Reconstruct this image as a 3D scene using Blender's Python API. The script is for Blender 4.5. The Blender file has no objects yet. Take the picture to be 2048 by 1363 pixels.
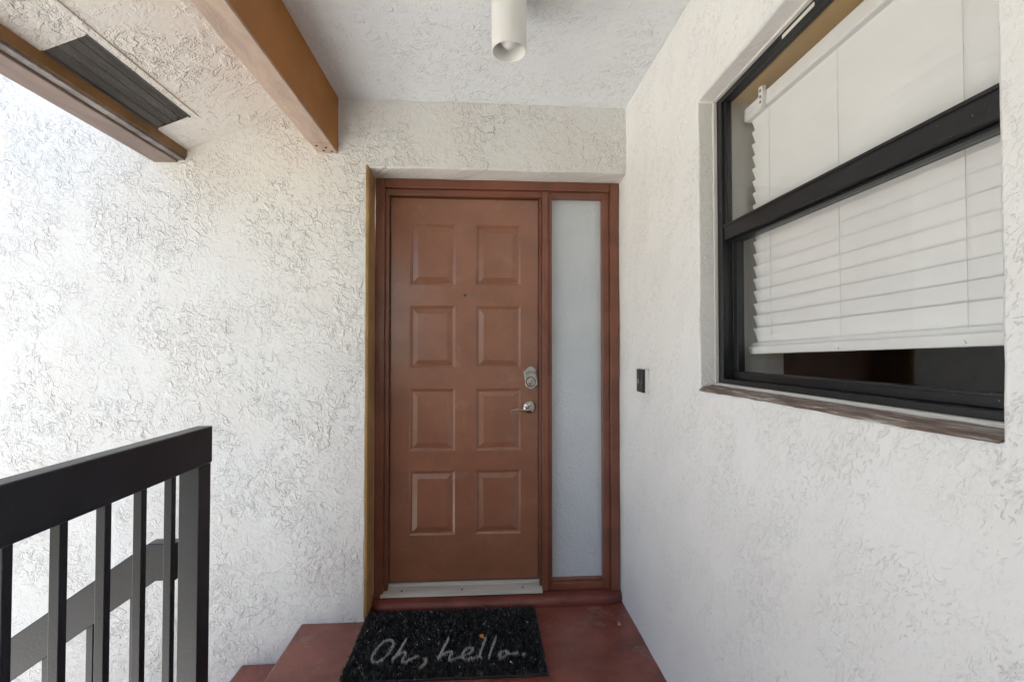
import bpy, bmesh, math, random
import numpy as np
from mathutils import Vector, Matrix, noise

R = math.radians
scene = bpy.context.scene
C = scene.collection
random.seed(7)
rng = np.random.default_rng(11)

# ------------------------------------------------------------------ camera, sky, sun, exposure
cam_data = bpy.data.cameras.new('camera')
cam = bpy.data.objects.new('camera', cam_data)
C.objects.link(cam)
cam.location = (0.0, 0.0, 1.29)
cam.rotation_euler = (R(90 + 1.095), 0.0, R(-3.531))
cam_data.sensor_width = 36.0
cam_data.lens = 16.52
cam_data.clip_start = 0.02
cam_data.clip_end = 2000.0
scene.camera = cam

SUN_EL, SUN_AZ = 74.0, 12.0           # azimuth measured from +Y: the sun stands behind the building, the landing is in open shade
world = bpy.data.worlds.new('World')
scene.world = world
world.use_nodes = True
wn, wl = world.node_tree.nodes, world.node_tree.links
wn.clear()
w_out = wn.new('ShaderNodeOutputWorld')
w_bg = wn.new('ShaderNodeBackground')
w_hs = wn.new('ShaderNodeHueSaturation')
w_sky = wn.new('ShaderNodeTexSky')
w_sky.sky_type = 'NISHITA'
w_sky.sun_disc = False
w_sky.sun_elevation = R(SUN_EL)
w_sky.sun_rotation = R(SUN_AZ)
w_sky.dust_density = 3.0
w_hs.inputs['Saturation'].default_value = 0.8
w_bg.inputs['Strength'].default_value = 0.09
wl.new(w_sky.outputs[0], w_hs.inputs['Color'])
wl.new(w_hs.outputs[0], w_bg.inputs['Color'])
wl.new(w_bg.outputs[0], w_out.inputs['Surface'])

sun_data = bpy.data.lights.new('sun', 'SUN')
sun_data.energy = 5.0
sun_data.angle = R(0.5)
sun_data.color = (1.0, 0.98, 0.95)
sun = bpy.data.objects.new('sun', sun_data)
C.objects.link(sun)
sun.location = (-4, -6, 12)
sd = Vector((math.sin(R(SUN_AZ)) * math.cos(R(SUN_EL)), math.cos(R(SUN_AZ)) * math.cos(R(SUN_EL)), math.sin(R(SUN_EL))))
sun.rotation_euler = sd.to_track_quat('Z', 'Y').to_euler()

scene.view_settings.view_transform = 'Standard'
scene.view_settings.look = 'None'
scene.view_settings.gamma = 1.0
scene.view_settings.exposure = 2.56

# ------------------------------------------------------------------ materials
class NT:
    def __init__(self, name):
        self.m = bpy.data.materials.new(name)
        self.m.use_nodes = True
        self.n, self.l = self.m.node_tree.nodes, self.m.node_tree.links
        self.b = self.n['Principled BSDF']
        self.co = self.n.new('ShaderNodeTexCoord').outputs['Object']
    def set(self, **k):
        for a, v in k.items():
            self.b.inputs[a.replace('_', ' ')].default_value = v
    def link(self, a, b): self.l.new(a, b)
    def val(self, sock, v):
        if hasattr(v, 'is_output'): self.l.new(v, sock)
        else: sock.default_value = v
    def math(self, op, a, b=0.0, c=None, clamp=False):
        t = self.n.new('ShaderNodeMath'); t.operation = op; t.use_clamp = clamp
        self.val(t.inputs[0], a); self.val(t.inputs[1], b)
        if c is not None: self.val(t.inputs[2], c)
        return t.outputs[0]
    def noise(self, scale, detail=3.0, rough=0.5, dist=0.0, co=None):
        t = self.n.new('ShaderNodeTexNoise')
        t.inputs['Scale'].default_value = scale; t.inputs['Detail'].default_value = detail
        t.inputs['Roughness'].default_value = rough; t.inputs['Distortion'].default_value = dist
        self.l.new(co or self.co, t.inputs['Vector'])
        return t.outputs['Fac']
    def map(self, scale=(1, 1, 1), loc=(0, 0, 0), rot=(0, 0, 0), co=None):
        t = self.n.new('ShaderNodeMapping')
        t.inputs['Scale'].default_value = scale; t.inputs['Location'].default_value = loc
        t.inputs['Rotation'].default_value = rot
        self.l.new(co or self.co, t.inputs['Vector'])
        return t.outputs[0]
    def smooth(self, v, lo, hi, a=0.0, b=1.0):
        t = self.n.new('ShaderNodeMapRange'); t.interpolation_type = 'SMOOTHSTEP'
        self.val(t.inputs['Value'], v)
        t.inputs['From Min'].default_value = lo; t.inputs['From Max'].default_value = hi
        t.inputs['To Min'].default_value = a; t.inputs['To Max'].default_value = b
        return t.outputs['Result']
    def mix(self, fac, a, b):
        t = self.n.new('ShaderNodeMix'); t.data_type = 'RGBA'
        self.val(t.inputs[0], fac)
        for s, v in ((t.inputs[6], a), (t.inputs[7], b)):
            if hasattr(v, 'is_output'): self.l.new(v, s)
            else: s.default_value = (*v, 1.0)
        return t.outputs[2]
    def color(self, c): self.val(self.b.inputs['Base Color'], c if hasattr(c, 'is_output') else (*c, 1.0))
    def bump(self, h, strength=1.0, dist=0.01, normal=None):
        t = self.n.new('ShaderNodeBump')
        t.inputs['Strength'].default_value = strength; t.inputs['Distance'].default_value = dist
        self.l.new(h, t.inputs['Height'])
        if normal: self.l.new(normal, t.inputs['Normal'])
        self.l.new(t.outputs[0], self.b.inputs['Normal'])
        return t.outputs[0]

def stucco(name, col, col2, scale=1.0, dist=0.004, dense=0.5, offset=(0, 0, 0), fine=1.0, soft=1.0, big=1.0, flat=False, pit_dark=0.12, floor_=0.05):
    """hand-trowelled skip texture: short torn ridges, combed in patches, on a softly uneven coat"""
    t = NT(name)
    t.set(Roughness=0.6)
    sep = t.n.new('ShaderNodeSeparateXYZ'); t.link(t.co, sep.inputs[0])
    cmb = t.n.new('ShaderNodeCombineXYZ')
    if flat:
        t.link(sep.outputs[0], cmb.inputs[0]); t.link(sep.outputs[1], cmb.inputs[1])
    else:
        t.link(t.math('ADD', sep.outputs[0], sep.outputs[1]), cmb.inputs[0])
        t.link(t.math('MULTIPLY_ADD', sep.outputs[1], 0.6, sep.outputs[2]), cmb.inputs[1])
    co = t.map(scale=(scale, scale, scale), loc=offset, co=cmb.outputs[0])
    low = t.n.new('ShaderNodeTexNoise'); low.noise_dimensions = '2D'
    low.inputs['Scale'].default_value = 3.2; low.inputs['Detail'].default_value = 3.0; t.link(co, low.inputs['Vector'])
    lsep = t.n.new('ShaderNodeSeparateColor'); t.link(low.outputs['Color'], lsep.inputs[0])
    m1, m2, m3 = lsep.outputs
    wob_ = t.n.new('ShaderNodeTexNoise'); wob_.noise_dimensions = '2D'
    wob_.inputs['Scale'].default_value = 17.0; wob_.inputs['Detail'].default_value = 4.0; wob_.inputs['Roughness'].default_value = 0.62; t.link(co, wob_.inputs['Vector'])
    vm = t.n.new('ShaderNodeVectorMath'); vm.operation = 'MULTIPLY_ADD'
    t.link(wob_.outputs['Color'], vm.inputs[0]); vm.inputs[1].default_value = (0.075, 0.075, 0.0); t.link(co, vm.inputs[2])
    wc = vm.outputs[0]
    def dashes(sc, L, W, keep, mask, lo, hi, shift):
        c2 = t.map(loc=(shift, shift * 0.37, 0), co=wc)
        v = t.n.new('ShaderNodeTexVoronoi'); v.voronoi_dimensions = '2D'; v.inputs['Scale'].default_value = sc
        t.link(c2, v.inputs['Vector'])
        d = t.n.new('ShaderNodeVectorMath'); d.operation = 'SUBTRACT'
        t.link(c2, d.inputs[0]); t.link(v.outputs['Position'], d.inputs[1])
        cs = t.n.new('ShaderNodeSeparateColor'); t.link(v.outputs['Color'], cs.inputs[0])
        ang = t.math('ADD', t.math('MULTIPLY', m3, 16.0), t.math('MULTIPLY', cs.outputs[0], 1.8))
        r = t.n.new('ShaderNodeVectorRotate'); r.rotation_type = 'Z_AXIS'
        t.link(d.outputs[0], r.inputs['Vector']); t.link(ang, r.inputs['Angle'])
        rs = t.n.new('ShaderNodeSeparateXYZ'); t.link(r.outputs[0], rs.inputs[0])
        u, w = rs.outputs[0], rs.outputs[1]
        along = t.smooth(t.math('ABSOLUTE', u), L * 0.35, L, 1.0, 0.0)
        prof = t.math('MULTIPLY', t.smooth(w, -W * soft, -W * 0.1), t.smooth(w, -W * 0.1, W * 3.2, 1.0, 0.0))
        on_ = t.math('MULTIPLY', t.smooth(cs.outputs[1], keep - 0.25, keep + 0.15, 1.0, 0.0), t.smooth(mask, lo, hi, floor_, 1.0))
        return t.math('MULTIPLY', t.math('MULTIPLY', along, prof), on_)
    A = dashes(17, 0.034, 0.0075, 0.25 + 0.75 * dense, m1, 0.40, 0.56, 0.0)
    B = dashes(34, 0.020, 0.0045, 0.25 + 0.75 * dense, m1, 0.44, 0.60, 5.3)
    Cc = dashes(62, 0.010, 0.0020, 0.35 + 0.5 * dense, m2, 0.42, 0.58, 9.1)
    wl_ = t.n.new('ShaderNodeSeparateColor'); t.link(wob_.outputs['Color'], wl_.inputs[0])
    step_ = t.math('MULTIPLY', t.math('SUBTRACT', t.smooth(wl_.outputs[0], 0.50, 0.53), t.smooth(wl_.outputs[0], 0.53, 0.68)), t.smooth(wl_.outputs[1], 0.44, 0.58))
    h = t.math('ADD', t.math('MULTIPLY', A, big), t.math('MULTIPLY', B, 0.55))
    h = t.math('SUBTRACT', h, t.math('MULTIPLY', Cc, 0.45 * fine))
    h = t.math('ADD', h, t.math('MULTIPLY', t.math('MULTIPLY', step_, t.smooth(m1, 0.38, 0.56, 0.25, 1.0)), 0.85 * dense))
    h = t.math('ADD', h, t.math('MULTIPLY', t.noise(110, 2, 0.6, 0.0, co), 0.16))
    h = t.math('ADD', h, t.math('MULTIPLY', m2, 2.0))
    t.bump(h, 1.0, dist)
    c = t.mix(t.smooth(m3, 0.40, 0.62), col, col2)
    c = t.mix(t.math('MULTIPLY', Cc, pit_dark), c, (0.30, 0.27, 0.24))  # fine pits mixed towards a darker grey brown
    t.color(c)
    return t.m

def paint(name, col, rough=0.4, var=0.25, bump=0.0006, bscale=220, speck=0.0, stretch=(1, 1, 1), coat=0.0, col2=None, spec=0.5, scuff=0.0):
    t = NT(name); t.b.inputs['Specular IOR Level'].default_value = spec
    co = t.map(scale=stretch)
    n = t.noise(4.5, 6, 0.62, 0.4, co)
    dark = col2 or tuple(v * (1 - var) for v in col)
    c = t.mix(t.smooth(n, 0.35, 0.65), col, dark)
    if scuff:
        c = t.mix(t.math('MULTIPLY', t.smooth(t.noise(5.5, 9, 0.74, 0.6), 0.54, 0.66), scuff), c, (0.42, 0.35, 0.32))
    if speck:
        c = t.mix(t.math('MULTIPLY', t.smooth(t.noise(170, 2, 0.5), 0.74, 0.76), speck), c, (0.55, 0.5, 0.45))
    t.color(c)
    t.val(t.b.inputs['Roughness'], t.smooth(t.noise(3.5, 3, 0.5), 0.3, 0.7, rough * 0.92, min(1, rough * 1.12)))
    if coat: t.set(Coat_Weight=coat, Coat_Roughness=0.2)
    if bump:
        h = t.math('ADD', t.noise(bscale, 3, 0.6, 0.0, co), t.math('MULTIPLY', t.noise(14, 2, 0.5), 0.7))
        t.bump(h, 1.0, bump)
    return t.m

def plain(name, col, rough=0.5, metal=0.0):
    t = NT(name); t.color(col); t.set(Roughness=rough, Metallic=metal)
    return t.m

M = {}
M['stucco'] = stucco('white stucco', (0.745, 0.74, 0.715), (0.735, 0.715, 0.685), 1.0, 0.0042, 0.75, floor_=0.25)  # white darkened against side wall and ceiling to even out the light
M['stucco_side'] = stucco('white stucco side', (0.84, 0.835, 0.81), (0.83, 0.82, 0.79), 1.6, 0.0019, 0.45, (5, 3, 8), fine=1.3, big=0.5, pit_dark=0.16, floor_=0.25)  # same white paint, lifted in colour to make up for weaker light
M['stucco_ceiling'] = stucco('pale grey stucco', (0.80, 0.83, 0.85), (0.78, 0.81, 0.835), 0.9, 0.0036, 0.5, (2, 9, 1), flat=True, floor_=0.3)
M['stucco_soffit'] = stucco('cream stucco', (0.79, 0.77, 0.73), (0.77, 0.74, 0.69), 0.62, 0.0055, 0.75, (7, 1, 3), flat=True)
M['brown_door'] = paint('brown door paint', (0.28, 0.115, 0.064), 0.21, 0.14, 0.0003, 260, 0.25, spec=0.8, scuff=0.10)
M['brown_trim'] = paint('brown trim paint', (0.22, 0.080, 0.046), 0.30, 0.25, 0.0004, 130, 0.6, spec=0.5)
M['gold'] = paint('ochre paint', (0.42, 0.25, 0.095), 0.55, 0.3, 0.0015, 90, 0.3)
M['beam'] = paint('brown beam paint', (0.40, 0.165, 0.045), 0.6, 0.12, 0.0012, 120, 0.9, spec=0.25)
M['gold_dark'] = paint('ochre brown paint', (0.30, 0.165, 0.06), 0.6, 0.35, 0.0015, 90, 0.3)
M['beam_under'] = paint('weathered beam underside', (0.52, 0.39, 0.31), 0.7, 0.3, 0.002, 110, 0.5, (2, 0.6, 2))
M['fascia'] = paint('weathered grey brown board', (0.23, 0.165, 0.135), 0.5, 0.35, 0.0010, 90, 0.6, (3, 0.5, 3))
M['rough_edge'] = paint('rough flaking board', (0.36, 0.32, 0.30), 0.8, 0.6, 0.006, 60, 0.8)
M['maroon'] = paint('maroon floor paint', (0.235, 0.070, 0.048), 0.24, 0.35, 0.0012, 120, 0.75, spec=0.5, scuff=0.22)
M['maroon_curb'] = paint('maroon thick paint', (0.18, 0.045, 0.032), 0.30, 0.35, 0.0014, 60, 0.6)
M['rail'] = paint('charcoal rail paint', (0.017, 0.019, 0.026), 0.36, 0.25, 0.0004, 160, 0.15, spec=0.4)
M['window_black'] = paint('black window frame', (0.015, 0.016, 0.018), 0.36, 0.3, 0.0004, 150, 0.45)
def sill_paint():
    t = NT('flaking brown sill paint'); t.set(Roughness=0.75)
    co = t.map(scale=(3.0, 0.35, 3.0))
    n = t.noise(26, 5, 0.65, 0.6, co)
    c = t.mix(t.smooth(n, 0.40, 0.52), (0.19, 0.13, 0.105), (0.31, 0.24, 0.20))
    c = t.mix(t.math('MULTIPLY', t.smooth(n, 0.56, 0.62), 0.8), c, (0.60, 0.56, 0.51))
    t.color(c); t.bump(n, 1.0, 0.02)
    return t.m
M['sill_brown_flat'] = paint('flaking brown sill paint', (0.235, 0.165, 0.135), 0.75, 0.45, 0.008, 28, 0.7, (1.5, 0.5, 3), col2=(0.40, 0.34, 0.30))
M['sill_brown'] = sill_paint()
M['white_trim'] = paint('white trim', (0.74, 0.72, 0.68), 0.5, 0.1, 0.0004, 120, 0.2)
M['blind'] = paint('white vinyl blind', (0.89, 0.89, 0.885), 0.42, 0.04, 0.0, 100)
M['cord'] = plain('white cord', (0.74, 0.74, 0.73), 0.8)
M['jamb_white'] = paint('interior white', (0.68, 0.67, 0.64), 0.6, 0.1, 0.0, 100)
M['jamb_tan'] = paint('interior tan', (0.62, 0.42, 0.18), 0.6, 0.15, 0.0, 100)
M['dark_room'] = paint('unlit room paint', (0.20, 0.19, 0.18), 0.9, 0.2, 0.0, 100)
M['lamp'] = paint('white enamel', (0.80, 0.79, 0.76), 0.35, 0.05, 0.0, 100)
M['lamp_in'] = plain('white enamel inside', (0.55, 0.55, 0.54), 0.5)
M['bulb'] = plain('frosted bulb glass', (0.78, 0.78, 0.76), 0.3)
M['nickel'] = plain('satin nickel', (0.47, 0.44, 0.40), 0.2, 1.0)
M['nickel_dark'] = plain('worn nickel keys', (0.30, 0.28, 0.26), 0.4, 1.0)
M['alum'] = paint('worn aluminium threshold', (0.54, 0.51, 0.46), 0.5, 0.25, 0.0006, 60, 0.0, (0.5, 6, 6))
M['alum'].node_tree.nodes['Principled BSDF'].inputs['Metallic'].default_value = 0.35
M['black'] = plain('black plastic', (0.012, 0.012, 0.013), 0.35)
M['rubber'] = plain('black rubber', (0.016, 0.016, 0.017), 0.7)
def coir(name, lo, hi, a, b):
    t = NT(name); g_ = t.n.new('ShaderNodeNewGeometry')
    t.color(t.mix(t.smooth(g_.outputs['Random Per Island'], a, b), lo, hi)); t.set(Roughness=0.5)
    return t.m
M['pile'] = coir('black coir', (0.010, 0.010, 0.010), (0.24, 0.235, 0.22), 0.78, 1.0)
M['pile_grey'] = coir('grey coir', (0.48, 0.475, 0.465), (0.75, 0.74, 0.72), 0.2, 1.0)
M['lint'] = plain('pale chips', (0.62, 0.58, 0.52), 0.8)
M['leaf'] = paint('orange leaf', (0.72, 0.24, 0.03), 0.6, 0.3, 0.0, 100)
M['chip'] = paint('tan leaf', (0.52, 0.30, 0.17), 0.7, 0.3, 0.0, 100)
M['vent'] = paint('dark dusty vent', (0.13, 0.122, 0.115), 0.7, 0.45, 0.0025, 90, 0.5, (6, 0.8, 6))
M['vent_dark'] = plain('vent void', (0.02, 0.02, 0.02), 0.9)
M['concrete'] = paint('pale concrete', (0.60, 0.585, 0.55), 0.85, 0.2, 0.002, 30)
M['lawn'] = paint('added dry lawn', (0.115, 0.105, 0.065), 0.9, 0.35, 0.01, 40)
M['roof'] = paint('grey shingle roof', (0.12, 0.11, 0.10), 0.9, 0.3, 0.004, 30)
M['mark'] = plain('pale grey print', (0.45, 0.45, 0.45), 0.6)

def glass_mat():
    t = NT('window glass')
    tr = t.n.new('ShaderNodeBsdfTransparent'); tr.inputs[0].default_value = (0.985, 0.985, 0.98, 1)
    gl = t.n.new('ShaderNodeBsdfGlossy'); gl.inputs['Roughness'].default_value = 0.015
    lw = t.n.new('ShaderNodeLayerWeight'); lw.inputs['Blend'].default_value = 0.5
    fr = t.math('MULTIPLY_ADD', t.math('POWER', lw.outputs['Facing'], 5.0), 0.95, 0.028)
    mx = t.n.new('ShaderNodeMixShader')
    t.link(fr, mx.inputs[0]); t.link(tr.outputs[0], mx.inputs[1]); t.link(gl.outputs[0], mx.inputs[2])
    t.link(mx.outputs[0], t.n['Material Output'].inputs['Surface'])
    t.n.remove(t.b)
    return t.m
M['glass'] = glass_mat()

def obscure_glass():
    t = NT('hammered obscure glass')
    t.color(t.mix(t.smooth(t.noise(2.2, 3, 0.5), 0.35, 0.65), (0.60, 0.65, 0.69), (0.55, 0.60, 0.645)))
    t.set(Roughness=0.22, IOR=1.5)
    t.b.inputs['Specular IOR Level'].default_value = 0.7
    v = t.n.new('ShaderNodeTexVoronoi'); v.feature = 'SMOOTH_F1'; v.inputs['Scale'].default_value = 62
    v.inputs['Smoothness'].default_value = 0.7
    w = t.n.new('ShaderNodeTexNoise'); w.inputs['Scale'].default_value = 20
    t.link(t.co, w.inputs['Vector'])
    vm = t.n.new('ShaderNodeVectorMath'); vm.operation = 'MULTIPLY_ADD'
    t.link(w.outputs['Color'], vm.inputs[0]); vm.inputs[1].default_value = (0.03, 0.03, 0.03); t.link(t.co, vm.inputs[2])
    t.link(vm.outputs[0], v.inputs['Vector'])
    h = t.math('ADD', v.outputs['Distance'], t.math('MULTIPLY', t.noise(30, 3, 0.5), 0.6))
    t.bump(h, 0.6, 0.0045)
    return t.m
M['obscure'] = obscure_glass()

# ------------------------------------------------------------------ mesh helpers
class MB:
    def __init__(self): self.v, self.f = [], []
    def add(self, vs, fs):
        o = len(self.v); self.v += [tuple(p) for p in vs]; self.f += [tuple(i + o for i in q) for q in fs]; return self
    def box(self, x0, x1, y0, y1, z0, z1):
        vs = [(x, y, z) for z in (z0, z1) for y in (y0, y1) for x in (x0, x1)]
        return self.add(vs, [(0, 2, 3, 1), (4, 5, 7, 6), (0, 1, 5, 4), (2, 6, 7, 3), (0, 4, 6, 2), (1, 3, 7, 5)])
    def prism(self, poly, axis, a, b):
        """polygon in the two other axes (in x,y,z order), extruded along axis from a to b"""
        def put(p, t):
            q = list(p); q.insert(axis, t); return tuple(q)
        n = len(poly)
        vs = [put(p, a) for p in poly] + [put(p, b) for p in poly]
        fs = [tuple(range(n))[::-1], tuple(range(n, 2 * n))] + [(i, (i + 1) % n, n + (i + 1) % n, n + i) for i in range(n)]
        return self.add(vs, fs)
    def tube(self, pts, rad, seg=12, flat=1.0):
        pts = [Vector(p) for p in pts]; n = len(pts)
        rads = rad if isinstance(rad, (list, tuple)) else [rad] * n
        vs, fs = [], []
        for i, p in enumerate(pts):
            d = (pts[min(i + 1, n - 1)] - pts[max(i - 1, 0)]).normalized()
            u = d.cross(Vector((0, 0, 1)))
            if u.length < 1e-3: u = d.cross(Vector((1, 0, 0)))
            u.normalize(); w = u.cross(d).normalized()
            for k in range(seg):
                a = 2 * math.pi * k / seg
                vs.append(p + u * math.cos(a) * rads[i] + w * math.sin(a) * rads[i] * flat)
        for i in range(n - 1):
            for k in range(seg):
                fs.append((i * seg + k, i * seg + (k + 1) % seg, (i + 1) * seg + (k + 1) % seg, (i + 1) * seg + k))
        fs.append(tuple(range(seg))[::-1]); fs.append(tuple(range((n - 1) * seg, n * seg)))
        return self.add(vs, fs)
    def lathe(self, prof, c, axis='Z', seg=40):
        vs, fs = [], []
        for r, h in prof:
            for k in range(seg):
                a = 2 * math.pi * k / seg
                p = (r * math.cos(a), r * math.sin(a), h)
                if axis == 'Y': p = (p[0], -p[2], p[1])      # height grows towards the viewer (-Y)
                if axis == 'X': p = (-p[2], p[0], p[1])
                vs.append((p[0] + c[0], p[1] + c[1], p[2] + c[2]))
        n = len(prof)
        for i in range(n - 1):
            for k in range(seg):
                fs.append((i * seg + k, i * seg + (k + 1) % seg, (i + 1) * seg + (k + 1) % seg, (i + 1) * seg + k))
        return self.add(vs, fs)
    def obj(self, name, mat, parent=None, bevel=0.0, smooth=False, segs=2, angle=35):
        me = bpy.data.meshes.new(name)
        me.from_pydata(self.v, [], self.f)
        bm = bmesh.new(); bm.from_mesh(me)
        bmesh.ops.remove_doubles(bm, verts=bm.verts, dist=1e-5)
        bmesh.ops.recalc_face_normals(bm, faces=bm.faces)
        bm.to_mesh(me); bm.free()
        me.materials.append(M[mat])
        o = bpy.data.objects.new(name, me)
        C.objects.link(o)
        if parent is not None:
            o.parent = parent
            o.matrix_parent_inverse = Matrix.Translation(-Vector(parent.get('_base', (0, 0, 0))))
        if bevel:
            b = o.modifiers.new('bevel', 'BEVEL'); b.width = bevel; b.segments = segs
            b.limit_method = 'ANGLE'; b.angle_limit = R(angle)
        if smooth or bevel:
            for p in me.polygons: p.use_smooth = True
            try: me.set_sharp_from_angle(angle=R(38))
            except Exception: pass
        return o

def tag(o, label, cat, group=None):
    o['label'] = label; o['category'] = cat; o['kind'] = 'thing'
    if group: o['group'] = group
    return o
def structure(o): o['kind'] = 'structure'; return o
def thing(name, label, cat, base, group=None):
    o = bpy.data.objects.new(name, None); C.objects.link(o)
    o.location = base; o['_base'] = tuple(base); o.empty_display_size = 0.1
    return tag(o, label, cat, group)

def wob(p, amp=0.004, s=5.0):
    q = Vector(p) * s
    return amp * noise.noise(q), amp * noise.noise(q + Vector((17.3, 4.1, 9.2))), amp * noise.noise(q + Vector((3.7, 31.9, 5.5)))

def wall_sheet(us, vs, hole, to3, depth, back, mat, name, amp=0.005):
    """front face on a fine grid with an opening and its reveal; to3(u, v, d) gives the point d behind the face"""
    verts, faces, idx = [], [], {}
    def vid(u, v, d):
        k = (round(u, 5), round(v, 5), round(d, 5))
        if k not in idx:
            p = to3(u, v, d); w = wob(p, amp, 4.0); w2 = wob(p, amp * 0.5, 17.0)
            idx[k] = len(verts); verts.append(tuple(a + b + c for a, b, c in zip(p, w, w2)))
        return idx[k]
    u0, u1, v0, v1 = hole
    def inside(a, b): return u0 - 1e-6 < a < u1 + 1e-6 and v0 - 1e-6 < b < v1 + 1e-6
    for i in range(len(us) - 1):
        for j in range(len(vs) - 1):
            if inside((us[i] + us[i + 1]) / 2, (vs[j] + vs[j + 1]) / 2): continue
            faces.append((vid(us[i], vs[j], 0), vid(us[i + 1], vs[j], 0), vid(us[i + 1], vs[j + 1], 0), vid(us[i], vs[j + 1], 0)))
    hu = [u for u in us if u0 - 1e-6 <= u <= u1 + 1e-6]; hv = [v for v in vs if v0 - 1e-6 <= v <= v1 + 1e-6]
    ds = [0, depth * 0.5, depth]
    for a, b in zip(ds[:-1], ds[1:]):
        for k in range(len(hu) - 1):
            for vv in (v0, v1):
                if vv > vs[0] + 1e-6 : faces.append((vid(hu[k], vv, a), vid(hu[k + 1], vv, a), vid(hu[k + 1], vv, b), vid(hu[k], vv, b)))
        for k in range(len(hv) - 1):
            for uu in (u0, u1):
                if us[0] + 1e-6 < uu < us[-1] - 1e-6:
                    faces.append((vid(uu, hv[k], a), vid(uu, hv[k + 1], a), vid(uu, hv[k + 1], b), vid(uu, hv[k], b)))
    m = MB(); m.v, m.f = verts, faces
    # the body of the wall behind the face, as four slabs round the opening
    d0 = depth
    for (a0, a1, b0, b1) in ((us[0], u0, vs[0], vs[-1]), (u1, us[-1], vs[0], vs[-1]), (u0, u1, v1, vs[-1]), (u0, u1, vs[0], v0)):
        if a1 - a0 < 0.02 or b1 - b0 < 0.02: continue
        e = 0.012
        P = [to3(u, v, d) for d in (0.02, back) for v in (b0 + (0 if b0 == vs[0] else e), b1 - (0 if b1 == vs[-1] else e))
             for u in (a0 + (0 if a0 == us[0] else e), a1 - (0 if a1 == us[-1] else e))]
        m.add(P, [(0, 2, 3, 1), (4, 5, 7, 6), (0, 1, 5, 4), (2, 6, 7, 3), (0, 4, 6, 2), (1, 3, 7, 5)])
    o = m.obj(name, mat, None, 0.006, True, 2, 50)
    return o

def cuts(*stops, step=0.05):
    out = [stops[0]]
    for a, b in zip(stops[:-1], stops[1:]):
        n = max(1, round((b - a) / step))
        out += [a + (b - a) * (k + 1) / n for k in range(n)]
    return out

# ------------------------------------------------------------------ the setting
GZ = -2.82
g = MB().add([(-400, -400, GZ), (400, -400, GZ), (400, 400, GZ), (-400, 400, GZ)], [(0, 1, 2, 3)]).obj('ground', 'lawn')  # unseen lawn, added dark to cut light bounced onto the left wall
structure(g)
structure(MB().box(-60, 6, -3.6, 2.32, GZ - 0.1, GZ + 0.02).obj('bounce_walkway', 'concrete'))  # unseen pale strip, added to bounce sunlight onto ceiling and side wall

YB, XR, ZC = 2.30, 0.715, 2.505
BACK = -1.7; RB = -1.7                                        # how far the covered landing runs on behind the camera

# landing slab
m = MB()
m.prism([(-0.855, 1.50), (-0.855, YB + 0.004), (-0.575, YB + 0.004), (-0.575, 2.60), (XR + 0.02, 2.60), (XR + 0.02, BACK), (-0.92, BACK), (-0.92, 1.50)], 2, -0.20, 0.0)
structure(m.obj('landing', 'maroon', None, 0.008, True))

# ceiling over the landing and the sloping soffit
m = MB()
xs, ys = cuts(-0.70, XR + 0.01, step=0.07), cuts(RB, YB + 0.02, step=0.08)
def zwob(x, y): return 0.004 * noise.noise(Vector((x * 2.2, y * 2.2, 3.3)))
vs = [(x, y, ZC + zwob(x, y)) for y in ys for x in xs]; nx = len(xs)
m.add(vs, [(j * nx + i, j * nx + i + 1, (j + 1) * nx + i + 1, (j + 1) * nx + i) for j in range(len(ys) - 1) for i in range(nx - 1)])
m.box(-0.70, 1.2, RB, YB + 0.3, ZC + 0.02, ZC + 0.25)
structure(m.obj('ceiling', 'stucco_ceiling', None, 0, True))

SX0, SZ0, SM = -1.41, 2.234, 0.4264                 # soffit line
def soff(x): return SZ0 + SM * (x - SX0)
m = MB()
xs = cuts(-1.45, -1.397, -1.267, -0.75, step=0.07); ys = cuts(RB, 1.565, 2.092, YB + 0.02, step=0.08)
nx = len(xs)
vs = [(x, y, soff(x) + zwob(x * 1.5, y * 1.5) * 0.8) for y in ys for x in xs]
fs = []
for j in range(len(ys) - 1):
    for i in range(nx - 1):
        cx, cy = (xs[i] + xs[i + 1]) / 2, (ys[j] + ys[j + 1]) / 2
        if -1.397 < cx < -1.267 and 1.565 < cy < 2.092: continue
        fs.append((j * nx + i, j * nx + i + 1, (j + 1) * nx + i + 1, (j + 1) * nx + i))
m.add(vs, fs)
structure(m.obj('soffit', 'stucco_soffit', None, 0, True))
# roof deck that closes the eave above
m = MB()
m.prism([(-1.62, 2.33), (-0.60, 2.33 + SM * 1.02), (-0.60, 2.95), (-1.62, 2.44)], 1, RB, YB + 0.02)
structure(m.obj('roof_deck', 'roof'))

# stucco strip that runs beside the vent
m = MB()
m.prism([(-1.250, soff(-1.250) + 0.004), (-1.236, soff(-1.236) + 0.004), (-1.236, soff(-1.236) - 0.005), (-1.250, soff(-1.250) - 0.005)], 1, RB, 2.11)
vt = thing('soffit_vent', 'long dark dusty louvred vent set in the cream sloping soffit', 'vent', (-1.332, 1.83, soff(-1.332)))
m.obj('plaster_bead', 'stucco_soffit', vt, 0.002)
def sl(x, d): return (x, soff(x) + d)
for k in range(4):
    x0 = -1.397 + 0.1300 / 4 * k + 0.003; x1 = x0 + 0.1300 / 4 - 0.008
    MB().prism([sl(x0, 0.003), sl(x1, 0.011), sl(x1, 0.015), sl(x0, 0.006)], 1, 1.563, 2.094).obj('louvre', 'vent', vt, 0.001)
MB().prism([sl(-1.41, 0.03), sl(-1.25, 0.03), sl(-1.25, 0.034), sl(-1.41, 0.034)], 1, 1.55, 2.11).obj('backing', 'vent_dark', vt)
for x0, x1 in ((-1.4005, -1.3965), (-1.2675, -1.2635)):
    MB().prism([sl(x0, -0.002), sl(x1, -0.002), sl(x1, 0.02), sl(x0, 0.02)], 1, 1.561, 2.096).obj('edge_strip', 'vent', vt)

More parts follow.
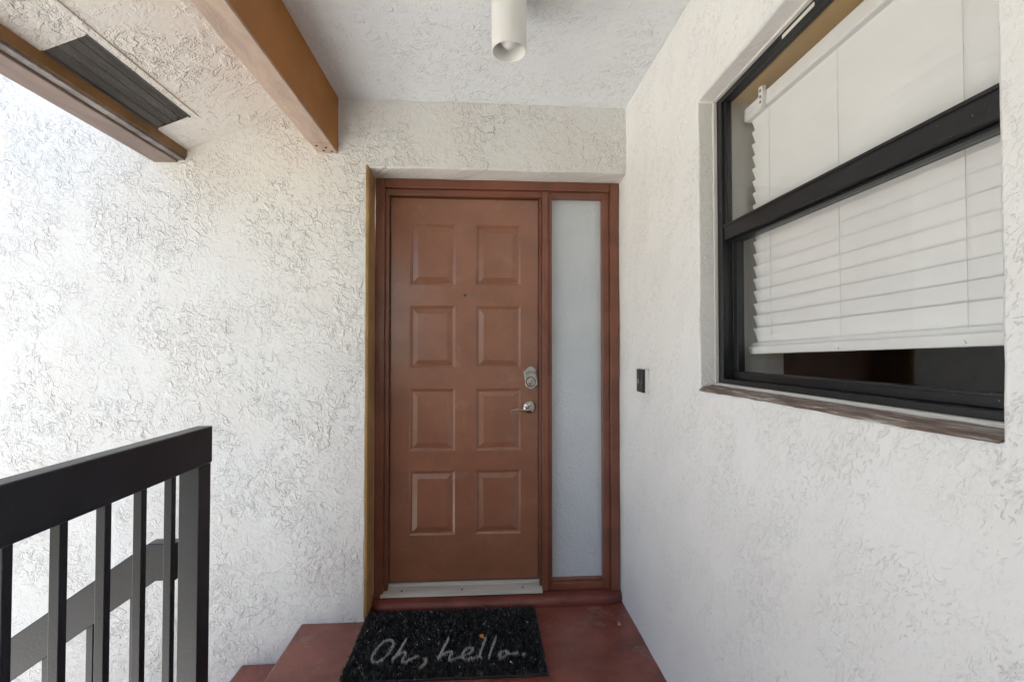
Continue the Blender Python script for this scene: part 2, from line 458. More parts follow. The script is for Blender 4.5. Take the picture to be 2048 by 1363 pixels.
# back wall with the door recess
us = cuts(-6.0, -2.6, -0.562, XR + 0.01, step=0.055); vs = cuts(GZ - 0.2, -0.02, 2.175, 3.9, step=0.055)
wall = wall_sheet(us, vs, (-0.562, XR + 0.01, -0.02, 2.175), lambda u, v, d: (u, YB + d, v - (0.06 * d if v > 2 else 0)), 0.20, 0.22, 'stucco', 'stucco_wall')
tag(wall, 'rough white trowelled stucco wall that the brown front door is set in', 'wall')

# side wall with the window
us = cuts(BACK, 0.607, 1.517, 2.60, step=0.055); vs = cuts(-0.25, 1.160, 2.122, 2.62, step=0.055)
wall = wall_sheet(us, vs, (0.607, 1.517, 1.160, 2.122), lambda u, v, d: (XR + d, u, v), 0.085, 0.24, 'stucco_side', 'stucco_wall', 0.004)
tag(wall, 'smoother white stucco side wall holding the black window', 'wall')

# unseen end wall, added to hold back light from behind the camera
wall = MB().box(-0.92, XR + 0.02, BACK - 0.2, BACK, -0.25, 2.75).obj('stucco_wall', 'stucco_side')
tag(wall, 'unseen white stucco wall added behind the camera to block light', 'wall')

# ------------------------------------------------------------------ beams
b = thing('roof_beam', 'deep brown painted timber beam with pale underside, beside the white ceiling', 'beam', (-0.75, YB, 2.24), 'beams carrying the roof')
MB().box(-0.797, -0.700, RB, YB + 0.005, 2.246, 2.62).obj('beam_body', 'beam', b, 0.004)
MB().box(-0.7965, -0.7005, RB, 2.185, 2.238, 2.248).obj('underside', 'beam_under', b, 0.002)
pl = MB().box(-0.795, -0.702, 2.190, YB + 0.004, 2.2385, 2.2465).obj('end_plate', 'beam_under', b, 0.001)
for px, py in ((-0.772, 2.215), (-0.757, 2.268), (-0.735, 2.232), (-0.722, 2.275)):
    MB().lathe([(0.0, 0.0030), (0.0045, 0.0022), (0.0055, 0.0)], (px, py, 2.2385 - 0.003), 'Z', 10).obj('nail_hole', 'vent_dark', pl)

b = thing('roof_beam', 'narrow weathered grey brown eave beam along the low edge of the soffit', 'beam', (-1.48, YB, 2.18), 'beams carrying the roof')
MB().box(-1.552, -1.442, RB, YB + 0.005, 2.176, 2.40).obj('beam_body', 'fascia', b, 0.004)
MB().box(-1.4415, -1.4085, RB, YB + 0.005, 2.186, 2.36).obj('rough_strip', 'rough_edge', b, 0.003)
MB().box(-1.408, -1.402, RB, YB + 0.005, 2.197, 2.31).obj('inner_board', 'gold_dark', b, 0.003)

# ------------------------------------------------------------------ staircase going down to the left along the wall
st = thing('staircase', 'maroon painted stairs descending from the landing along the stucco wall', 'stairs', (-0.86, 1.9, 0.0))
RISE, RUN = 0.175, 0.2525
for k in range(1, 16):
    z = -RISE * k; x1 = -0.855 - RUN * (k - 1); x0 = x1 - RUN
    MB().box(x0 - 0.015, x1 - 0.002, 1.50, YB - 0.004, z - 0.045, z).obj('tread', 'maroon', st, 0.010)
    MB().box(x0, x0 + 0.02, 1.505, YB - 0.005, z - RISE + 0.002, z - 0.047).obj('riser', 'maroon', st)
n = 15
m = MB().prism([(-0.857, -0.30), (-0.857, -0.175), (-0.855 - RUN * n, -RISE * n - 0.05), (-0.855 - RUN * n, -RISE * n - 0.17)], 1, 1.46, 1.498)
m.obj('stringer', 'maroon', st)

# ------------------------------------------------------------------ railings
gr = thing('guard_rail', 'charcoal guard rail with square post and thin pickets at the landing edge', 'railing', (-0.86, 1.47, 0.0), 'railings of the landing and stairs')
MB().box(-0.872, -0.828, BACK, 1.502, 0.947, 1.058).obj('top_rail', 'rail', gr, 0.003)
MB().box(-0.888, -0.831, 1.440, 1.500, 0.002, 0.946).obj('post', 'rail', gr, 0.002)
MB().box(-0.866, -0.836, BACK, 1.439, 0.080, 0.115).obj('bottom_rail', 'rail', gr, 0.002)
y = 1.336
while y > BACK + 0.05:
    MB().box(-0.862, -0.842, y, y + 0.019, 0.1152, 0.9468).obj('picket', 'rail', gr, 0.0012)
    y -= 0.1125
for z in (0.70, 0.745):
    MB().lathe([(0.0, 0.003), (0.004, 0.002), (0.005, 0.0)], (-0.831, 1.47, z), 'X', 10).obj('screw', 'vent', gr)

sr = thing('stair_rail', 'charcoal sloping stair rail with level top end, behind the square post', 'railing', (-0.95, 1.48, -0.17), 'railings of the landing and stairs')
xa, xk, zt, hh = -0.906, -0.986, 0.719, 0.109
s = RISE / RUN; xe = -4.6
zk = zt
poly = [(xa, zt), (xk, zt), (xe, zt - s * (xk - xe)), (xe, zt - s * (xk - xe) - 0.131), (xk + 0.023, zt - hh), (xa, zt - hh)]
MB().prism(poly, 1, 1.458, 1.500).obj('top_rail', 'rail', sr, 0.003)
x = -1.022
k = 0
while x > xe + 0.1:
    ztop = zt - s * (xk - x) - 0.128 if x < xk else zt - hh
    tz = -0.175 * (1 + int((-0.855 - x) / RUN)) + 0.01
    MB().box(x - 0.019, x, 1.470, 1.489, tz - 0.11, ztop + 0.004).obj('picket', 'rail', sr, 0.0012)
    x -= 0.1215
MB().box(xe - 0.06, xe - 0.001, 1.45, 1.51, GZ, zt - s * (xk - xe) + 0.03).obj('post', 'rail', sr, 0.003)

# ------------------------------------------------------------------ door frame with sidelight
YF = 2.42
df = thing('door_frame', 'brown wooden door frame with tall narrow sidelight and ochre left reveal', 'door frame', (0.08, YF, 0.05))
XL, XD0, XD1, XM, XG, XE = -0.548, -0.482, 0.294, 0.360, 0.628, 0.712
ZT, ZD, ZB = 2.168, 2.088, 0.05
def stepped(name, boxes, par=df):
    m = MB()
    for q in boxes: m.box(*q)
    return m.obj(name, 'brown_trim', par, 0.003)
stepped('jamb', [(XL, XL + 0.047, YF, 2.56, ZB - 0.03, ZT), (XL + 0.0472, XD0, YF + 0.018, 2.56, ZB - 0.03, ZD + 0.03)])
stepped('jamb', [(XE - 0.047, XE, YF, 2.56, ZB - 0.03, ZT), (XG, XE - 0.0472, YF + 0.018, 2.56, ZB - 0.03, ZD + 0.03)])
stepped('head', [(XL + 0.0472, XE - 0.0472, YF, 2.56, ZT - 0.047, ZT - 0.0005), (XL + 0.048, XE - 0.048, YF + 0.017, 2.56, ZD, ZT - 0.0472)])
stepped('mullion', [(XD1 + 0.012, XM - 0.020, YF + 0.006, 2.56, ZB, ZD + 0.032), (XD1, XD1 + 0.0118, YF + 0.022, 2.555, ZB, ZD - 0.0002), (XM - 0.0198, XM, YF + 0.016, 2.555, ZB, ZD - 0.0002)])
stepped('sidelight_sill', [(XM + 0.0002, XG - 0.0002, YF + 0.014, 2.56, ZB, 0.088), (XM + 0.0003, XG - 0.0003, YF + 0.028, 2.56, 0.0882, 0.10)])
MB().box(XM - 0.004, XG + 0.004, 2.475, 2.481, 0.098, ZD + 0.004).obj('sidelight_pane', 'obscure', df)
# door stops behind the leaf edges
MB().box(XD0 - 0.001, XD0 + 0.012, 2.515, 2.555, ZB + 0.01, ZD).obj('door_stop', 'brown_trim', df)
MB().box(XD0 + 0.0122, XD1 - 0.0002, 2.515, 2.555, ZD - 0.012, ZD + 0.001).obj('door_stop', 'brown_trim', df)
MB().box(XL, XE, 2.562, 2.60, 0.0, 2.2).obj('dark_backing', 'vent_dark', df)
# ochre painted reveal on the left, slightly irregular edge
m = MB()
zs = cuts(0.02, 2.178, step=0.06)
vs, fs = [], []
for i, z in enumerate(zs):
    w = 0.004 * noise.noise(Vector((1.2, 4.4, z * 6)))
    top = 0.012 if i == len(zs) - 1 else 0.0
    ya = YB - 0.004 + w
    vs += [(-0.566 + 0.5 * w, ya, z + top), (-0.5515 + 0.4 * w, ya + 0.004, z), (-0.5505, YF + 0.004, z - 0.6 * top), (-0.566, YF + 0.004, z)]
for i in range(len(zs) - 1):
    for k in range(4): fs.append((4 * i + k, 4 * i + (k + 1) % 4, 4 * i + 4 + (k + 1) % 4, 4 * i + 4 + k))
fs += [(0, 1, 2, 3), tuple(range(len(vs) - 4, len(vs)))]
m.add(vs, fs); m.obj('side_reveal', 'gold', df, 0.003, True)
# threshold
m = MB().prism([(2.405, 0.052), (2.412, 0.061), (2.462, 0.079), (2.464, 0.090), (2.470, 0.0935), (2.478, 0.0935), (2.480, 0.052)], 0, -0.512, 0.306)
th = m.obj('threshold', 'alum', df, 0.0012)
for x in (-0.41, -0.105, 0.205):
    MB().lathe([(0.0, 0.0032), (0.004, 0.0028), (0.0055, 0.0)], (x, 2.436, 0.0685), 'Z', 10).obj('screw', 'black', th)
# maroon curb under the frame
m = MB()
xs = cuts(-0.556, XR, step=0.025)
prof = [(2.362, 0.0), (2.360, 0.018), (2.366, 0.034), (2.380, 0.043), (2.408, 0.048), (2.56, 0.049), (2.56, -0.01)]
vs, fs = [], []
for i, x in enumerate(xs):
    e = min(1.0, (x + 0.556) / 0.06, (XR + 0.01 - x) / 0.07); e = math.sqrt(max(0.0, e))
    for k, (yy, zz) in enumerate(prof):
        w = 0.003 * noise.noise(Vector((x * 22, yy * 15, zz * 40)))
        sag = 0.010 * max(0, x) / 0.7
        if k < 5: yy = yy + (1 - e) * 0.045 + sag * (k < 4)
        vs.append((x, yy + w, zz + (w if 0 < k < 6 else 0)))
np_ = len(prof)
for i in range(len(xs) - 1):
    for k in range(np_): fs.append((i * np_ + k, i * np_ + (k + 1) % np_, (i + 1) * np_ + (k + 1) % np_, (i + 1) * np_ + k))
fs += [tuple(range(np_)), tuple(range(len(vs) - np_, len(vs)))]
m.add(vs, fs); m.obj('curb', 'maroon_curb', df, 0, True)

# ------------------------------------------------------------------ the door leaf
YD = 2.470
dr = thing('front_door', 'brown eight panel front door with nickel keypad lock and lever', 'door', (-0.09, YD, 0.098))
PX = [(-0.381, -0.145), (-0.039, 0.198)]
PZ = [(0.333, 0.664), (0.766, 1.089), (1.195, 1.521), (1.629, 1.947)]
x0, x1, z0, z1 = XD0 + 0.004, XD1 - 0.003, 0.099, ZD - 0.004
gx = [x0, PX[0][0], PX[0][1], PX[1][0], PX[1][1], x1]
gz = [z0] + [v for p in PZ for v in p] + [z1]
m = MB()
for i in range(5):
    for j in range(9):
        if i in (1, 3) and j in (1, 3, 5, 7): continue
        m.add([(gx[i], YD, gz[j]), (gx[i + 1], YD, gz[j]), (gx[i + 1], YD, gz[j + 1]), (gx[i], YD, gz[j + 1])], [(0, 1, 2, 3)])
m.add([(x0, YD, z0), (x1, YD, z0), (x1, YD, z1), (x0, YD, z1), (x0, YD + 0.044, z0), (x1, YD + 0.044, z0), (x1, YD + 0.044, z1), (x0, YD + 0.044, z1)],
      [(0, 1, 5, 4), (1, 2, 6, 5), (2, 3, 7, 6), (3, 0, 4, 7), (4, 5, 6, 7)])
m.obj('door_slab', 'brown_door', dr)
rings = [(0.0, 0.0), (0.009, 0.0042), (0.011, 0.0046), (0.013, 0.0088), (0.016, 0.0092), (0.040, 0.0022), (0.042, 0.0017)]
for zz in reversed(PZ):
    for xx in PX:
        m = MB(); vs, fs = [], []
        for (ins, d) in rings:
            vs += [(xx[0] + ins, YD + d, zz[0] + ins), (xx[1] - ins, YD + d, zz[0] + ins), (xx[1] - ins, YD + d, zz[1] - ins), (xx[0] + ins, YD + d, zz[1] - ins)]
        for i in range(len(rings) - 1):
            for k in range(4): fs.append((4 * i + k, 4 * i + (k + 1) % 4, 4 * i + 4 + (k + 1) % 4, 4 * i + 4 + k))
        fs.append(tuple(range(len(vs) - 4, len(vs))))
        m.add(vs, fs); m.obj('panel', 'brown_door', dr)
# peephole
pe = MB().lathe([(0.0, 0.001), (0.0035, 0.001), (0.0040, 0.003), (0.0065, 0.003), (0.0075, 0.0)], (-0.095, YD, 1.577), 'Y', 24).obj('peephole', 'black', dr, 0, True)
MB().lathe([(0.0, 0.0016), (0.0034, 0.0014), (0.0036, 0.0)], (-0.095, YD, 1.577), 'Y', 16).obj('lens', 'black', pe, 0, True)
# keypad deadbolt: plate with arched top and bottom
cx, cz = 0.249, 1.144
def arch(w, h, a, n=10):
    pts = []
    sh = 0.013
    for sgn in (1, -1):
        for k in range(n + 1):
            t = -1 + 2 * k / n
            x = sgn * (-t) * (w / 2 - sh)
            pts.append((cx + x * 1.0, cz + sgn * (h / 2 - a + a * math.cos(t * math.pi / 2))))
        e = -sgn
        pts.append((cx + e * (w / 2 - sh), cz + sgn * (h / 2 - a - 0.006)))
        pts.append((cx + e * w / 2, cz + sgn * (h / 2 - a - 0.008)))
    return pts
lock = MB().prism(arch(0.078, 0.124, 0.016), 1, YD - 0.022, YD - 0.0002).obj('deadbolt', 'nickel', dr, 0.004, True, 3)
MB().prism([(p[0] * 0.80 + cx * 0.20, p[1] * 0.90 + cz * 0.10) for p in arch(0.078, 0.124, 0.016)], 1, YD - 0.0255, YD - 0.0222).obj('face_plate', 'nickel', lock, 0.0012, True)
for k in range(5):
    bx = cx - 0.022 + 0.011 * k; bz = cz + 0.026 + 0.006 * math.cos((k - 2) * 0.6)
    MB().box(bx - 0.0042, bx + 0.0042, YD - 0.0285, YD - 0.0257, bz - 0.009, bz + 0.009).obj('keypad_button', 'nickel_dark', lock, 0.0010)
MB().lathe([(0.0, 0.0045), (0.011, 0.0045), (0.0125, 0.004), (0.013, 0.0085), (0.0215, 0.0075), (0.0255, 0.003), (0.0265, 0.0)], (cx, YD - 0.0257, cz - 0.020), 'Y', 36).obj('cylinder', 'nickel', lock, 0, True)
MB().box(cx - 0.0015, cx + 0.0015, YD - 0.0310, YD - 0.0303, cz - 0.027, cz - 0.013).obj('keyway', 'black', lock)
# lever
hx, hz = 0.246, 0.990
hd = MB().lathe([(0.0, 0.012), (0.016, 0.012), (0.026, 0.009), (0.0325, 0.004), (0.0335, 0.0)], (hx, YD - 0.0002, hz), 'Y', 40).obj('door_handle', 'nickel', dr, 0, True)
MB().lathe([(0.0, 0.050), (0.010, 0.049), (0.0125, 0.046), (0.0125, 0.012), (0.016, 0.010)], (hx, YD, hz), 'Y', 24).obj('neck', 'nickel', hd, 0, True)
pts = [(hx + 0.006, YD - 0.044, hz - 0.002), (hx - 0.010, YD - 0.047, hz - 0.008), (hx - 0.030, YD - 0.048, hz - 0.012), (hx - 0.055, YD - 0.047, hz - 0.008), (hx - 0.078, YD - 0.046, hz - 0.007), (hx - 0.093, YD - 0.044, hz - 0.013), (hx - 0.100, YD - 0.042, hz - 0.019)]
MB().tube(pts, [0.010, 0.0095, 0.0080, 0.007, 0.0065, 0.0055, 0.004], 12, 0.8).obj('lever', 'nickel', hd, 0, True)

# ------------------------------------------------------------------ window
XW = 0.782
win = thing('window', 'black framed single hung window with flaking brown sill in side wall', 'window', (XW, 1.08, 1.17))
Y0, Y1, Z0, Z1 = 0.600, 1.519, 1.178, 2.124
F = 0.030
for nm, q in (('frame_side', (XW, XW + 0.036, Y1 - F, Y1, Z0, Z1)), ('frame_side', (XW, XW + 0.036, Y0, Y0 + F, Z0, Z1)),
              ('frame_head', (XW, XW + 0.036, Y0 + F + 0.0002, Y1 - F - 0.0002, Z1 - 0.020, Z1)),
              ('frame_bottom', (XW, XW + 0.075, Y0 + F + 0.0002, Y1 - F - 0.0002, Z0, Z0 + 0.018))):
    MB().box(*q).obj(nm, 'window_black', win, 0.0015)
a, bb = Y0 + F + 0.0005, Y1 - F - 0.0005
# upper sash, fixed
us_ = MB().box(XW + 0.006, XW + 0.030, a, bb, 1.648, 1.694).obj('upper_sash', 'window_black', win, 0.002)
MB().box(XW + 0.002, XW + 0.006, a, bb, 1.690, 1.697).obj('drip_lip', 'window_black', us_, 0.001)
for yy in ((a, a + 0.012), (bb - 0.012, bb)):
    MB().box(XW + 0.008, XW + 0.028, yy[0], yy[1], 1.6945, Z1 - 0.0205).obj('stile', 'window_black', us_, 0.0015)
MB().box(XW + 0.016, XW + 0.020, a + 0.0122, bb - 0.0122, 1.6943, Z1 - 0.0203).obj('pane', 'glass', us_)
# lower sash, one track further in
ls = MB().box(XW + 0.034, XW + 0.062, a, bb, 1.196, 1.222).obj('lower_sash', 'window_black', win, 0.002)
MB().box(XW + 0.029, XW + 0.0338, a, bb, 1.215, 1.221).obj('lift_lip', 'window_black', ls, 0.001)
MB().box(XW + 0.034, XW + 0.062, a, bb, 1.641, 1.670).obj('meeting_rail', 'window_black', ls, 0.002)
MB().box(XW + 0.026, XW + 0.0338, a, bb, 1.640, 1.646).obj('rail_lip', 'window_black', ls, 0.001)
for yy in ((a, a + 0.024), (bb - 0.024, bb)):
    MB().box(XW + 0.036, XW + 0.060, yy[0], yy[1], 1.2222, 1.6408).obj('stile', 'window_black', ls, 0.0015)
MB().box(XW + 0.046, XW + 0.050, a + 0.0242, bb - 0.0242, 1.2221, 1.6409).obj('pane', 'glass', ls)
# paper label on the head of the frame
MB().box(XW - 0.0012, XW - 0.0004, 1.05, 1.17, 2.103, 2.113).obj('pale_strip', 'white_trim', win)
# white trim round the frame, then the brown sill in front
for q in ((XW - 0.014, XW - 0.0005, Y1 - 0.006, Y1 + 0.003, Z0, Z1 - 0.0062), (XW - 0.014, XW - 0.0005, Y0 + 0.02, Y1 + 0.003, Z1 - 0.006, Z1 + 0.004),
          (XW - 0.020, XW - 0.0005, Y0, Y1 - 0.0062, Z0 - 0.012, Z0 + 0.004)):
    MB().box(*q).obj('trim', 'white_trim', win, 0.002)
m = MB(); ysl = cuts(0.613, Y1 + 0.001, step=0.03); vs, fs = [], []
for yy in ysl:
    w = 0.004 * noise.noise(Vector((yy * 13, 2.2, 8.1))); w2 = 0.003 * noise.noise(Vector((yy * 19, 7.2, 1.1)))
    vs += [(XR + 0.001 + w2 * 0.5, yy, 1.161 + w), (XR + 0.012, yy, 1.1695 + w * 0.6), (XR + 0.048, yy, 1.1755 + w2 * 0.6), (XW - 0.004, yy, 1.180), (XW - 0.004, yy, 1.150), (XR + 0.002, yy, 1.150)]
for i in range(len(ysl) - 1):
    for k in range(6): fs.append((6 * i + k, 6 * i + (k + 1) % 6, 6 * i + 6 + (k + 1) % 6, 6 * i + 6 + k))
fs += [tuple(range(6)), tuple(range(len(vs) - 6, len(vs)))]
m.add(vs, fs); m.obj('sill', 'sill_brown', win, 0, True)
# plaster returns inside
XI0, XI1 = XW + 0.0365, 1.00
MB().box(XI0, XI1, Y1 - 0.010, Y1 + 0.02, 1.19, 2.13).obj('inner_return', 'jamb_white', win)
MB().box(XI0, XI1, Y0 - 0.02, Y0 + 0.006, 1.19, 2.13).obj('inner_return', 'jamb_white', win)
MB().box(XI0, XI1, Y0 + 0.0062, Y1 - 0.0102, 2.112, 2.15).obj('inner_head', 'jamb_tan', win)
MB().box(XW + 0.0755, XI1, Y0 + 0.0062, Y1 - 0.0102, 1.17, 1.1945).obj('inner_sill', 'jamb_white', win)

# dark room behind the window
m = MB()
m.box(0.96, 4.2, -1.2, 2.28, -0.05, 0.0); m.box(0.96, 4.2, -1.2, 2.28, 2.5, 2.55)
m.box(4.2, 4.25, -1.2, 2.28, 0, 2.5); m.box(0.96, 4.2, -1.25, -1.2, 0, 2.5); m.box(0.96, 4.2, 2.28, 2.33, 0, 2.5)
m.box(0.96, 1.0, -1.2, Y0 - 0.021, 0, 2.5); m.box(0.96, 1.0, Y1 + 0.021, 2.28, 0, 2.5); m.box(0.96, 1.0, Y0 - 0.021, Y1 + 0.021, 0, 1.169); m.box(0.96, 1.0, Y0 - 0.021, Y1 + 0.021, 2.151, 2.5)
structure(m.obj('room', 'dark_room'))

# ------------------------------------------------------------------ blind
XB = 0.890
bl = thing('window_blind', 'white closed slat blind hanging inside the black window', 'blind', (XB, 1.05, 1.30))
BY0, BY1 = 0.625, 1.480
m = MB().prism([(XB - 0.028, 2.043), (XB - 0.024, 2.040), (XB + 0.024, 2.040), (XB + 0.024, 2.085), (XB - 0.024, 2.085), (XB - 0.028, 2.082)], 1, BY0 - 0.008, BY1 + 0.010)
m.obj('headrail', 'blind', bl, 0.0015)
def skew(y, t): return 0.024 * t * (BY1 - y) / (BY1 - BY0)          # the blind hangs a little higher at the near end
NS = 18
pitch = (2.040 - 1.318) / NS
for k in range(NS):
    t = (k + 1) / NS
    ztop = 2.040 - pitch * k + 0.002
    prof = [(-0.0095, 0.0), (-0.0034, -0.016), (0.0018, -0.032), (0.0060, -0.0475), (0.0080, -0.0470), (0.0040, -0.032), (-0.0011, -0.016), (-0.0073, 0.0)]
    jy = random.uniform(-0.0015, 0.0015)
    vs, fs = [], []
    ysn = [BY1 + jy, BY1 - 0.3, BY0 + 0.25, BY0 + jy]
    t2 = max(0.0, (t - 0.35) / 0.65) ** 1.5
    for yy in ysn:
        for (dx, dz) in prof: vs.append((XB + dx, yy, ztop + dz + skew(yy, t2 * 0.85)))
    n = len(prof)
    for i in range(len(ysn) - 1):
        for q in range(n): fs.append((i * n + q, i * n + (q + 1) % n, (i + 1) * n + (q + 1) % n, (i + 1) * n + q))
    fs += [tuple(range(n)), tuple(range(len(vs) - n, len(vs)))]
    MB().add(vs, fs).obj('slat', 'blind', bl, 0, True)
# bottom rail, slightly tilted
def brail(yy):
    z = 1.277 + skew(yy, 1.0)
    return [(XB - 0.020, yy, z + 0.012), (XB - 0.016, yy, z), (XB + 0.020, yy, z), (XB + 0.024, yy, z + 0.014), (XB + 0.022, yy, z + 0.036), (XB - 0.006, yy, z + 0.036), (XB - 0.012, yy, z + 0.026), (XB - 0.022, yy, z + 0.022)]
vs = brail(BY1 + 0.012) + brail(BY0 - 0.01); n = 8
MB().add(vs, [(k, (k + 1) % n, n + (k + 1) % n, n + k) for k in range(n)] + [tuple(range(n)), tuple(range(n, 2 * n))]).obj('bottom_rail', 'blind', bl, 0.0015)
for yc in (1.385, 1.105, 0.80):
    pts = []
    zz = 2.05
    k = 0
    while zz > 1.315:
        pts.append((XB - 0.0104, yc, zz)); zz -= pitch / 2; k += 1
    MB().tube(pts, 0.0007, 5).obj('ladder_cord', 'cord', bl)
    MB().lathe([(0.0, 0.004), (0.004, 0.003), (0.0045, 0.0)], (XB - 0.019, yc, 1.285 + skew(yc, 1)), 'X', 10).obj('cord_button', 'blind', bl)
# tilt fitting at the far end of the headrail
tf = MB().prism([(1.388, 2.098), (1.368, 2.098), (1.366, 2.070), (1.371, 2.040), (1.376, 2.028), (1.383, 2.034), (1.389, 2.062)], 0, XB - 0.042, XB - 0.0285).obj('tilt_fitting', 'blind', bl, 0.002)
for z in (2.085, 2.066, 2.05):
    MB().box(XB - 0.0432, XB - 0.0421, 1.374, 1.380, z - 0.005, z + 0.003).obj('slot', 'vent', tf)

# ------------------------------------------------------------------ ceiling lamp
lp = thing('ceiling_lamp', 'white cylinder downlight fixed to the pale stucco ceiling', 'lamp', (0.087, 1.57, ZC))
c0 = (0.087, 1.57, 2.298)
MB().lathe([(0.0, 0.13), (0.030, 0.13), (0.0505, 0.11), (0.0535, 0.06), (0.0540, 0.004), (0.0560, 0.0), (0.0585, 0.0015), (0.0592, 0.006), (0.0592, 0.198), (0.055, 0.2025), (0.0, 0.2025)], c0, 'Z', 56).obj('housing', 'lamp', lp, 0, True)
MB().lathe([(0.0, 0.014), (0.013, 0.016), (0.023, 0.025), (0.030, 0.042), (0.030, 0.060), (0.022, 0.085), (0.014, 0.105), (0.013, 0.128)], c0, 'Z', 32).obj('bulb', 'bulb', lp, 0, True)
MB().lathe([(0.0, 0.0), (0.066, 0.0), (0.068, 0.003), (0.068, 0.010)], (0.087, 1.57, ZC - 0.011), 'Z', 40).obj('canopy', 'lamp', lp, 0, True)

# ------------------------------------------------------------------ doorbell on the side wall
bell = thing('doorbell', 'small black doorbell plate with white edge on side stucco wall', 'doorbell', (XR, 2.05, 1.155))
MB().box(XR - 0.008, XR + 0.004, 1.985, 2.106, 1.098, 1.208).obj('back_plate', 'white_trim', bell, 0.002)
MB().box(XR - 0.018, XR - 0.0082, 2.015, 2.056, 1.103, 1.204).obj('cover', 'black', bell, 0.0015)
MB().box(XR - 0.018, XR - 0.0082, 2.059, 2.101, 1.103, 1.204).obj('cover', 'black', bell, 0.0015)
MB().tube([(XR - 0.0185, 2.08 + 0.010 * math.cos(a_), 1.148 + 0.012 * math.sin(a_)) for a_ in [R(d) for d in range(-60, 240, 30)]], 0.0016, 6).obj('bell_mark', 'mark', bell)
MB().box(XR - 0.0186, XR - 0.0181, 2.033, 2.037, 1.140, 1.150).obj('tick_mark', 'mark', bell)

# ------------------------------------------------------------------ doormat
mx0, mx1, my0, my1 = -0.552, 0.262, 1.872, 2.345
mat_ = thing('doormat', 'black bristly doormat with grey handwritten greeting at the front door', 'doormat', ((mx0 + mx1) / 2, (my0 + my1) / 2, 0.0))
MB().box(mx0 + 0.004, mx1, my0, my1, 0.0015, 0.010).obj('rubber_base', 'rubber', mat_, 0.002)
strokes = [
 [(-0.411, 2.108), (-0.429, 2.101), (-0.445, 2.064), (-0.455, 2.023), (-0.455, 1.987), (-0.444, 1.966), (-0.425, 1.965), (-0.405, 1.984), (-0.39, 2.023), (-0.382, 2.067), (-0.388, 2.099), (-0.404, 2.11), (-0.42, 2.105)],
 [(-0.334, 2.112), (-0.342, 2.073), (-0.353, 2.024), (-0.366, 1.985), (-0.37, 1.97)],
 [(-0.368, 1.982), (-0.354, 2.006), (-0.338, 2.02), (-0.323, 2.021), (-0.322, 2.0), (-0.329, 1.979), (-0.328, 1.963), (-0.314, 1.958), (-0.294, 1.972), (-0.265, 1.995)],
 [(-0.246, 1.976), (-0.233, 1.973), (-0.231, 1.949), (-0.242, 1.931), (-0.252, 1.917)],
 [(-0.148, 2.112), (-0.159, 2.069), (-0.172, 2.017), (-0.184, 1.971)],
 [(-0.182, 1.974), (-0.168, 1.996), (-0.146, 2.011), (-0.128, 2.013), (-0.13, 1.998), (-0.138, 1.978), (-0.137, 1.964), (-0.123, 1.96), (-0.101, 1.972), (-0.066, 1.990), (-0.040, 2.012), (-0.041, 2.032), (-0.060, 2.037), (-0.078, 2.016), (-0.087, 1.986), (-0.079, 1.962), (-0.058, 1.958), (-0.032, 1.966), (-0.011, 1.974)],
 [(0.015, 2.102), (0.001, 2.051), (-0.009, 2.003), (-0.014, 1.974), (-0.004, 1.964)],
 [(0.06, 2.105), (0.045, 2.049), (0.033, 1.997), (0.026, 1.965)],
 [(0.1, 2.004), (0.081, 2.0), (0.067, 1.98), (0.07, 1.966), (0.088, 1.966), (0.103, 1.984), (0.101, 2.003), (0.114, 1.984), (0.131, 1.982), (0.145, 1.991)],
 [(0.167, 1.978), (0.172, 1.975)]]
N = 42000
bx = rng.uniform(mx0, mx1 - 0.010, N); by = rng.uniform(my0 + 0.004, my1 - 0.002, N)
ex, ey = [], []
for s_ in strokes:
    for (ax, ay), (cx_, cy_) in zip(s_[:-1], s_[1:]):
        k = max(6, int(math.hypot(cx_ - ax, cy_ - ay) / 0.00055)); q = rng.uniform(0, 1, k)
        ex.append(ax + q * (cx_ - ax) + rng.normal(0, 0.0013, k)); ey.append(ay + q * (cy_ - ay) + rng.normal(0, 0.0013, k))
bx = np.concatenate([bx] + ex); by = np.concatenate([by] + ey); N = len(bx)
dist = np.full(N, 9.0)
for s_ in strokes:
    wmul = 0.55 if len(s_) == 2 else 1.0
    for (ax, ay), (cx_, cy_) in zip(s_[:-1], s_[1:]):
        dx, dy = cx_ - ax, cy_ - ay
        tt = np.clip(((bx - ax) * dx + (by - ay) * dy) / (dx * dx + dy * dy + 1e-12), 0, 1)
        dist = np.minimum(dist, wmul * np.hypot(bx - ax - tt * dx, by - ay - tt * dy))
grey = dist < 0.0034 + rng.normal(0, 0.0009, N)
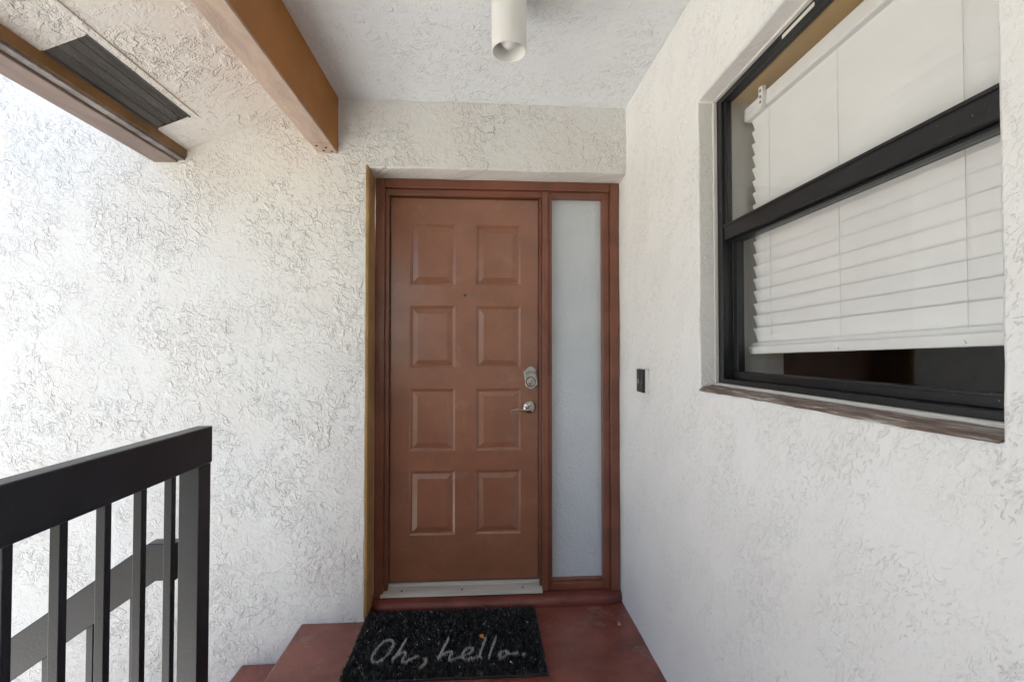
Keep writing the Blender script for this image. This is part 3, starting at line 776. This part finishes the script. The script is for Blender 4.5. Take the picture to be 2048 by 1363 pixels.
def tufts(name, sel, matname, zt_, w_):
    n = int(sel.sum()); X, Y = bx[sel], by[sel]
    az = rng.uniform(0, 2 * np.pi, n); lean = rng.uniform(0.0, 0.010 if name == 'pile' else 0.004, n); L = zt_ + rng.normal(0, 0.0025, n)
    la = rng.uniform(0, 2 * np.pi, n); w = w_ * rng.uniform(0.6, 1.3, n)
    ux, uy = np.cos(az) * w, np.sin(az) * w
    tx, ty = X + np.cos(la) * lean, Y + np.sin(la) * lean
    V = np.zeros((n, 4, 3))
    V[:, 0] = np.stack([X - ux, Y - uy, np.full(n, 0.0095)], 1); V[:, 1] = np.stack([X + ux, Y + uy, np.full(n, 0.0095)], 1)
    V[:, 2] = np.stack([tx + ux * .6, ty + uy * .6, 0.010 + L], 1); V[:, 3] = np.stack([tx - ux * .6, ty - uy * .6, 0.010 + L], 1)
    me = bpy.data.meshes.new(name)
    me.from_pydata(V.reshape(-1, 3).tolist(), [], np.arange(n * 4).reshape(-1, 4).tolist())
    me.materials.append(M[matname])
    o = bpy.data.objects.new(name, me); C.objects.link(o); o.parent = mat_
    o.matrix_parent_inverse = Matrix.Translation(-Vector(mat_['_base'])); o['kind'] = 'stuff'
    return o
tufts('pile', ~grey, 'pile', 0.0130, 0.0014)
lt = tufts('lettering', grey, 'pile_grey', 0.0158, 0.0012)
lt['label'] = 'grey cursive words Oh, hello. woven into the mat'
# pale chips caught in the bristles
m = MB()
for k in range(190):
    x = random.uniform(mx0 + 0.01, mx1 - 0.015); y = my0 + 0.01 + (my1 - my0 - 0.02) * random.random() ** 0.8
    a = random.uniform(0, math.pi); L = random.choice((0.0016, 0.002, 0.0025, 0.005)) * random.uniform(0.7, 1.3); w = random.uniform(0.0007, 0.0016)
    z = random.uniform(0.0215, 0.0255); ca, sa = math.cos(a), math.sin(a); d = random.uniform(-0.002, 0.002)
    m.add([(x - ca * L - sa * w, y - sa * L + ca * w, z - d), (x + ca * L - sa * w, y + sa * L + ca * w, z + d), (x + ca * L * .8 + sa * w, y + sa * L * .8 - ca * w, z + d + .0008), (x - ca * L * .7 + sa * w, y - sa * L * .7 - ca * w, z - d + .0008)], [(0, 1, 2, 3)])
lint = m.obj('pale_chips', 'lint', mat_); lint['kind'] = 'stuff'

# fallen scraps of leaf
def scrap(name, mat, label, c, pts, lift):
    vs = [(c[0] + p[0], c[1] + p[1], c[2] + p[2]) for p in pts]
    n = len(vs)
    vs += [(v[0], v[1], v[2] + lift) for v in vs]
    m = MB().add(vs, [tuple(range(n))[::-1], tuple(range(n, 2 * n))] + [(k, (k + 1) % n, n + (k + 1) % n, n + k) for k in range(n)])
    return tag(m.obj(name, mat), label, 'leaf')
scrap('leaf', 'leaf', 'small bright orange leaf scrap lying on the black doormat', (-0.004, 2.108, 0.0235),
      [(-0.011, 0.012, 0.0), (0.004, 0.016, 0.003), (0.008, 0.002, 0.004), (0.011, -0.016, 0.001), (0.002, -0.012, 0.0), (-0.009, 0.001, 0.0)], 0.0008)
scrap('leaf', 'chip', 'tiny curled tan leaf scrap on the maroon floor beside the side wall', (0.64, 2.20, 0.0012),
      [(-0.008, -0.008, 0.0), (0.006, -0.009, 0.0), (0.008, 0.001, 0.003), (0.002, 0.006, 0.006), (0.001, 0.022, 0.010), (-0.001, 0.008, 0.006), (-0.006, 0.002, 0.002)], 0.0008)

for o in bpy.data.objects:
    if '_base' in o: del o['_base']
